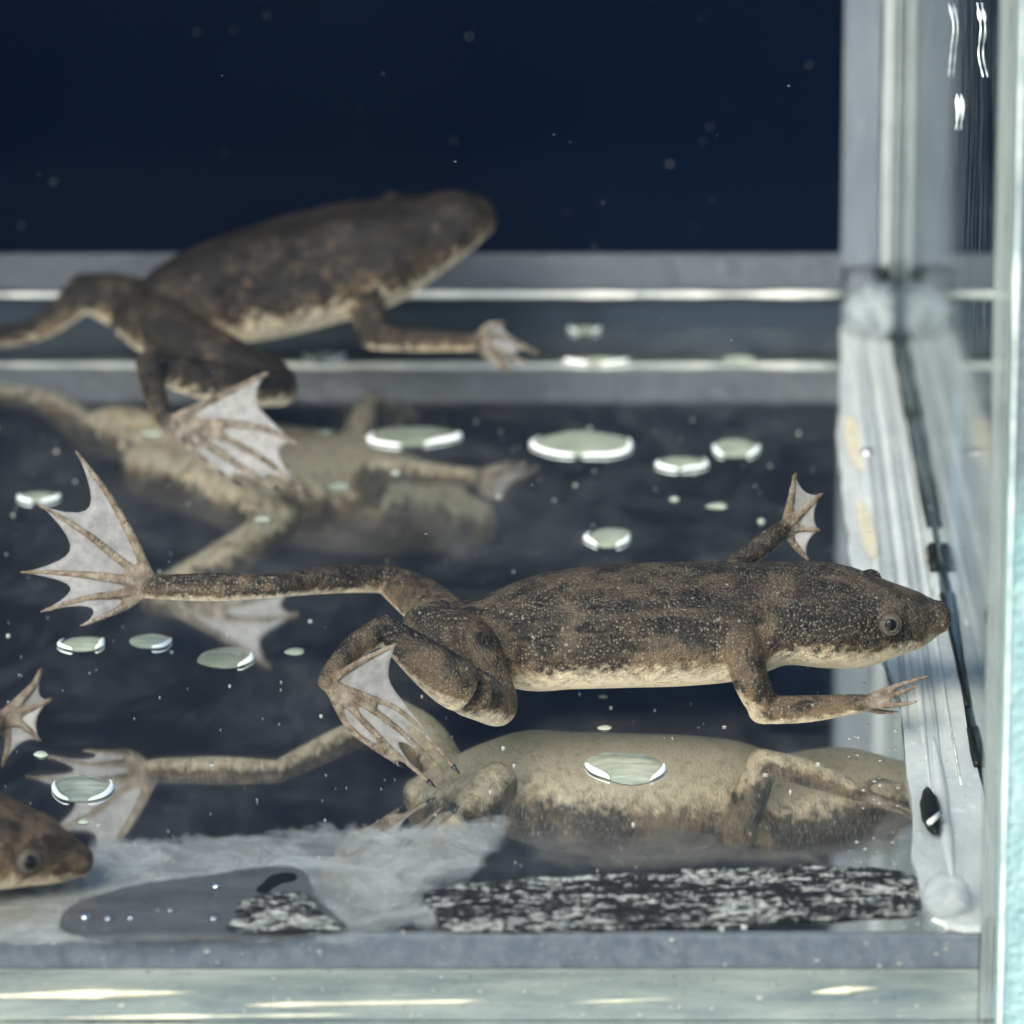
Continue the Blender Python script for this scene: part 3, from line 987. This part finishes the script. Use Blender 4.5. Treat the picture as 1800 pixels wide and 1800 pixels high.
def drop(px, py, hw, hh, label, rims=True, group='drops on the glass floor'):
    c = on_z(px, py, 0.0)
    sc_ = FPX / (c - CAMV).length
    rx = hw / sc_
    ry = min(hh / sc_ / 0.31, rx * 1.25)
    dome = max(0.014, (hh / sc_ - ry * 0.31) * 0.6 + 0.014)
    nr, na = 6, 30
    vs_ = [Vector((0, 0, dome))]
    fs = []
    rnd = random.Random(int(px * 7 + py))
    ph, am = rnd.random() * 6, rnd.uniform(.03, .085)
    for i in range(1, nr + 1):
        q = i / nr
        for j in range(na):
            a = 2 * math.pi * j / na
            k = 1 + am * math.sin(2 * a + ph) + am * .6 * math.sin(3 * a + 2 * ph) + am * .35 * math.sin(5 * a + 3 * ph)
            vs_.append(Vector((rx * q * k * math.cos(a), ry * q * k * math.sin(a), dome * (1 - q ** 2.6) + 0.004)))
    for j in range(na):
        fs.append((0, 1 + j, 1 + (j + 1) % na))
    for i in range(nr - 1):
        for j in range(na):
            a, b = 1 + i * na + j, 1 + i * na + (j + 1) % na
            fs.append((a, a + na, b + na, b))
    o = link('water_drop', mesh_of(vs_, fs), M_DROP_CLEAR if rnd.random() < 0.4 else M_DROP, None, c)
    tag(o, label, 'drop', group)
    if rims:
        # painted highlight: a white crescent on the left and on the right
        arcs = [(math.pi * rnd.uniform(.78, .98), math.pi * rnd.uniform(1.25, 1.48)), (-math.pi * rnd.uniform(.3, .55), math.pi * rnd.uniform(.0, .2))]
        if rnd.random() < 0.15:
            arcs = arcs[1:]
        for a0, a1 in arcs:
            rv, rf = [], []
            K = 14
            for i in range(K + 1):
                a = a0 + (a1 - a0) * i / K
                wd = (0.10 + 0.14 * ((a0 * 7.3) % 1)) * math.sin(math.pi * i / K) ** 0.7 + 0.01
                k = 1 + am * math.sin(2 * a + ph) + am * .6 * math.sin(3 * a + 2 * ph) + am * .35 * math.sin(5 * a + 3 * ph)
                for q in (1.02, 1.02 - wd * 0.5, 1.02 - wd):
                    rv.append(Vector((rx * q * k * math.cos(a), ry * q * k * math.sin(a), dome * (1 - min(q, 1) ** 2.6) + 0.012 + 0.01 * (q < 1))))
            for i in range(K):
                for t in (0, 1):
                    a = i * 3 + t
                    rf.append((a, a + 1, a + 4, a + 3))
            rm = link('rim', mesh_of(rv, rf), M_DROP_GLINT, o)
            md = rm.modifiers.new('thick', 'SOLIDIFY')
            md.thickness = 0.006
    return o


drop(725, 768, 76, 20, 'long pale green drop right of the back frog\'s spread foot')
drop(1025, 782, 82, 26, 'largest pale green drop with white rims behind the front frog\'s back')
drop(1198, 816, 42, 14, 'slanting bright drop between the largest drop and the smaller oval one by the seam')
drop(1293, 789, 44, 16, 'oval white drop beside the pale seam of the right pane')
drop(1070, 946, 42, 17, 'round bright drop just above the front frog\'s back')
drop(145, 1133, 42, 12, 'white lens drop under the front frog\'s far hind foot')
drop(265, 1128, 35, 16, 'dim drop with a grey halo under the front frog\'s far leg')
drop(397, 1157, 52, 17, 'long drop with a bright tip below the front frog\'s stretched leg')
drop(145, 1387, 55, 25, 'striped white drop just above the brown frog\'s head')
drop(1100, 1350, 68, 32, 'big green drop amid the front frog\'s mirrored belly')
drop(68, 875, 36, 11, 'flat white drop left of the tip of the spread hind foot')
drop(570, 628, 36, 12, 'drop gleaming under the back frog\'s belly')
drop(1028, 580, 28, 9, 'small oval drop off the back frog\'s fingertips')
drop(1050, 635, 58, 8, 'thin flat drop along the back seam')
drop(1222, 553, 46, 14, 'dull drop at the back seam next to the corner')
for (x, y, a, b, lab) in (
        (518, 1146, 18, 6, 'white bead at the end of the mirrored webbed foot under the leg'),
        (1185, 878, 8, 4, 'tiny bead left of the thin dash of water near the raised hand'),
        (1260, 890, 20, 5, 'thin bright dash of water left of the raised webbed hand'),
        (1338, 917, 7, 4, 'tiny bead right beside the raised webbed hand'),
        (268, 762, 20, 7, "white bead at the heel of the back frog's spread foot"),
        (72, 1327, 13, 8, "small bead below the brown frog's webbed hand"),
        (147, 1445, 11, 4, "small flat bead just above the brown frog's snout"),
        (1063, 1280, 13, 4, "lower of two beads under the front frog's belly"),
        (595, 855, 20, 8, "glinting bead right of the back frog's black claws"),
        (570, 760, 15, 4, 'thin bead left of the long pale green drop'),
        (462, 913, 16, 4, "bead on the back frog's mirrored belly above the stretched leg"),
        (1300, 632, 28, 8, 'flat bead by the back seam left of the right corner'),
        (1090, 552, 18, 6, 'dim bead before the edge glint of the back pane'),
        (695, 832, 8, 4, 'tiny round bead below the long pale green drop'),
        (1060, 1225, 9, 3, "upper of two beads under the front frog's belly")):
    drop(x, y, a, b, lab, False, 'small beads of water on the glass floor')

# grit strips
g = link('grit_strip', film_px([(728, 1574), (800, 1556), (900, 1546), (1150, 1532), (1400, 1520), (1622, 1531), (1622, 1585), (1592, 1612), (1200, 1630), (764, 1648), (768, 1604)], 0.009, 0.12, 0.04), M_GRIT)
tag(g, 'long black and white speckled strip of grit along the front seam', 'grit', 'grit at the front seam')
g = link('grit_strip', film_px([(418, 1578), (540, 1566), (556, 1600), (626, 1642), (386, 1647), (408, 1612)], 0.012, 0.08, 0.03), M_GRIT)
tag(g, 'small pointed heap of speckled grit on the grey film', 'grit', 'grit at the front seam')
g = link('black_scrap', slab_px([(446, 1568), (466, 1546), (490, 1534), (522, 1536), (520, 1549), (494, 1550), (476, 1562), (470, 1570)], 0.017, 0.004, 0.01), M_GAP)
tag(g, 'black hook shaped scrap above the small speckled heap', 'scrap')


def bubble(px, py, Y, r, label, mat, flat=1.0):
    c = at(px, py, Y)
    o = link('air_bubble', sphere_mesh(Vector((0, 0, 0)), r, None, flat), mat, None, c)
    tag(o, label, 'bubble', 'air bubbles in the right seam')
    return o


def mat_bubble():
    m, n, out = new_mat('air_bubble')
    g_ = n.nodes.new('ShaderNodeBsdfGlossy')
    g_.inputs['Roughness'].default_value = 0.05
    t = n.nodes.new('ShaderNodeBsdfDiffuse')
    t.inputs[0].default_value = (0.02, 0.03, 0.03, 1)
    lk(n, mix_sh(n, 0.55, t.outputs[0], g_.outputs[0]), out.inputs[0])
    return m


M_BUB = mat_bubble()
bubble(1550, 482, 57.0, 0.07, 'black bubble in the far back corner', M_GAP)
bubble(1524, 800, 53.6, 0.06, 'small dark bubble in the pale seam beyond the webbed hand', M_BUB)
M_BLOB = mat_silicone('sealant_clear', (0.30, 0.33, 0.34), (0.46, 0.49, 0.48), 0.62, (1, 1, 1), 4, 0.12)


def blob(px, py, z, rx, ry, rz, mat, label):
    c = on_z(px, py, z)
    m_ = sphere_mesh(Vector((0, 0, 0)), 1.0)
    for v in m_.vertices:
        q = v.co.copy()
        k = 1 + 0.22 * pnoise(q * 1.4 + c) + 0.12 * pnoise(q * 3.6 + c)
        v.co = Vector((q.x * rx, q.y * ry, q.z * rz)) * k
    o = link('sealant_blob', m_, mat, None, c)
    tag(o, label, 'blob', 'blobs of sealant')
    return o


d = blob(1662, 1580, 0.12, 0.17, 0.20, 0.15, M_BLOB, 'round translucent blob of sealant in the front corner at the end of the speckled strip')
link('rim', rod(Vector((-0.10, -0.22, -0.06)), Vector((0.10, -0.22, -0.15)), 0.018, 8, 0.8), M_BRIGHT, d)  # bright rim and glint of the blob, put into the rod's colour
M_CREAM = mat_silicone('cream_sealant', (0.55, 0.48, 0.33), (0.70, 0.64, 0.48), 0.2, (1, 0.5, 1), 6, 0.2, border=0.2)
tag(link('sealant_smudge', film_px([(1480, 735), (1496, 722), (1512, 760), (1530, 800), (1524, 832), (1504, 828), (1484, 790)], 0.085, 0.05, 0.02), M_CREAM), 'long cream coloured smudge on the pale seam right of the oval white drop', 'smudge', 'cream smudges on the seam')
tag(link('sealant_smudge', film_px([(1502, 880), (1516, 872), (1540, 930), (1546, 980), (1526, 985), (1508, 930)], 0.09, 0.05, 0.02), M_CREAM), 'cream smudge on the pale seam beside the raised webbed hand', 'smudge', 'cream smudges on the seam')
cb_ = at(1536, 556, 57.2)
m_ = sphere_mesh(Vector((0, 0, 0)), 1.0, None, 1.0, 40, 30)
for v_ in m_.vertices:
    k_ = 1 + 0.22 * pnoise(v_.co * 1.7) + 0.10 * pnoise(v_.co * 4) + 0.05 * pnoise(v_.co * 9)
    v_.co = Vector((v_.co.x * 0.25, v_.co.y * 0.30, v_.co.z * 0.27)) * k_
tag(link('sealant_blob', m_, M_SIL_CORNER2, None, cb_), 'pale lump of sealant filling the far corner under the black bubble', 'blob', 'blobs of sealant')
d = blob(1636, 1425, 0.12, 0.065, 0.42, 0.06, M_GAP, 'black tear shaped pocket in the seam above the end of the speckled strip')
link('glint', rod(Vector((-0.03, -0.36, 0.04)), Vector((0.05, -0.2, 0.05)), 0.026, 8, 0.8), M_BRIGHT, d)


for x, y, r_, lab in ((150, 1611, .035, 'first bubble from the left of the short row on the grey film'), (190, 1614, .024, 'second bubble from the left of the short row on the grey film'),
                      (230, 1613, .022, 'last bubble of the short row on the grey film'), (380, 1557, .028, 'bubble on the grey film near the black hook shaped scrap'),
                      (376, 1614, .024, 'bubble at the left foot of the small speckled heap'), (300, 1600, .016, 'tiny bubble in the middle of the grey film')):
    c_ = on_z(x, y, 0.018)
    m_ = sphere_mesh(Vector((0, 0, 0)), r_)
    m_.transform(Matrix.Diagonal((1.25, 1.4, 0.8, 1)))
    tag(link('air_bubble', m_, M_BUB, None, c_), lab, 'bubble', 'air bubbles on the grey film')


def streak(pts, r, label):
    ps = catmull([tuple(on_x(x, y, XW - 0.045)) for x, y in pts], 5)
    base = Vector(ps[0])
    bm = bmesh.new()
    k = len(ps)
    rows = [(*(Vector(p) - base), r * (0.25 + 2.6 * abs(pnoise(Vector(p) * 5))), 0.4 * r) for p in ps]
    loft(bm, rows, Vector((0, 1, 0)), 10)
    o = link('wet_highlight', bm_mesh(bm, smooth=True), M_WET_GLINT, None, base)
    tag(o, label, 'streak', 'wet highlights on the right pane')


M_WET_GLINT = simple('wet_glint', (0.8, 0.82, 0.8), 0.1, 0.6)  # highlights on wet glass, painted as white squiggles
streak([(1668, 5), (1676, 45), (1672, 90), (1668, 135)], 0.010, 'upper wavy white highlight from water on the right pane')
streak([(1718, 5), (1724, 50), (1720, 95), (1728, 135)], 0.010, 'wavy white highlight from water nearest the green glass edge')
streak([(1682, 165), (1684, 195), (1681, 228)], 0.010, 'short straight highlight from water on the right pane below the wavy one')

# ------------------------------------------------------------------ specks of dirt
def specks(name, pts, mat, label=None):
    bm = bmesh.new()
    for p, r in pts:
        bmesh.ops.create_icosphere(bm, subdivisions=1, radius=r, matrix=Matrix.Translation(p) @ Matrix.Diagonal((random.uniform(.7, 1.7), random.uniform(.7, 1.4), random.uniform(.4, .9), 1)))
    o = link(name, bm_mesh(bm), mat)
    tag(o, label, None, None, 'stuff')


rs = random.Random(3)
M_SPECK = simple('pale_dirt', (0.30, 0.30, 0.27), 0.5)
pts = []
for _ in range(330):
    px, py = rs.uniform(-100, 1500), rs.uniform(730, 1640)
    pts.append((on_z(px, py, 0.006), min(0.016, abs(rs.gauss(0, 1)) ** 2 * 0.0035 + 0.0035)))
for _ in range(260):
    px = rs.uniform(1490, 1760)
    py = rs.uniform(600, 1630)
    p = on_z(px, py, 0.065)
    if p.x < XW:
        pts.append((p, abs(rs.gauss(0, 1)) * 0.005 + 0.004))
specks('dirt', pts, M_SPECK, 'pale specks of dirt scattered on the glass floor')
pts = []
for _ in range(26):
    pts.append((at(rs.uniform(-50, 1460), rs.uniform(0, 430), 57.45), abs(rs.gauss(0, 1)) * 0.007 + 0.004))
for _ in range(60):
    pts.append((at(rs.uniform(-50, 1650), rs.uniform(100, 1300), rs.uniform(44, 56)), abs(rs.gauss(0, 1)) * 0.003 + 0.003))
pts = [(p, r) for p, r in pts if p.z > 0.05]
specks('floating_dust', pts, simple('grey_dust', (0.10, 0.11, 0.115), 0.6), 'fine grey specks drifting in the water')
pts = []
for _ in range(260):
    p = at(rs.uniform(-50, 1700), rs.uniform(1645, 1790), YF - 0.046)
    pts.append((p, abs(rs.gauss(0, 1)) ** 1.5 * 0.004 + 0.003))
dk = []
for _ in range(150):
    dk.append((at(rs.uniform(-50, 1690), rs.uniform(1705, 1795), YF - 0.043), min(0.009, abs(rs.gauss(0, 1)) ** 1.5 * 0.003 + 0.002)))
specks('slab_dirt', dk, simple('dark_dirt', (0.035, 0.04, 0.04), 0.6), 'small dark specks on the front edge of the floor glass')
specks('seam_dirt', pts, M_SPECK, 'pale specks in the front seam')
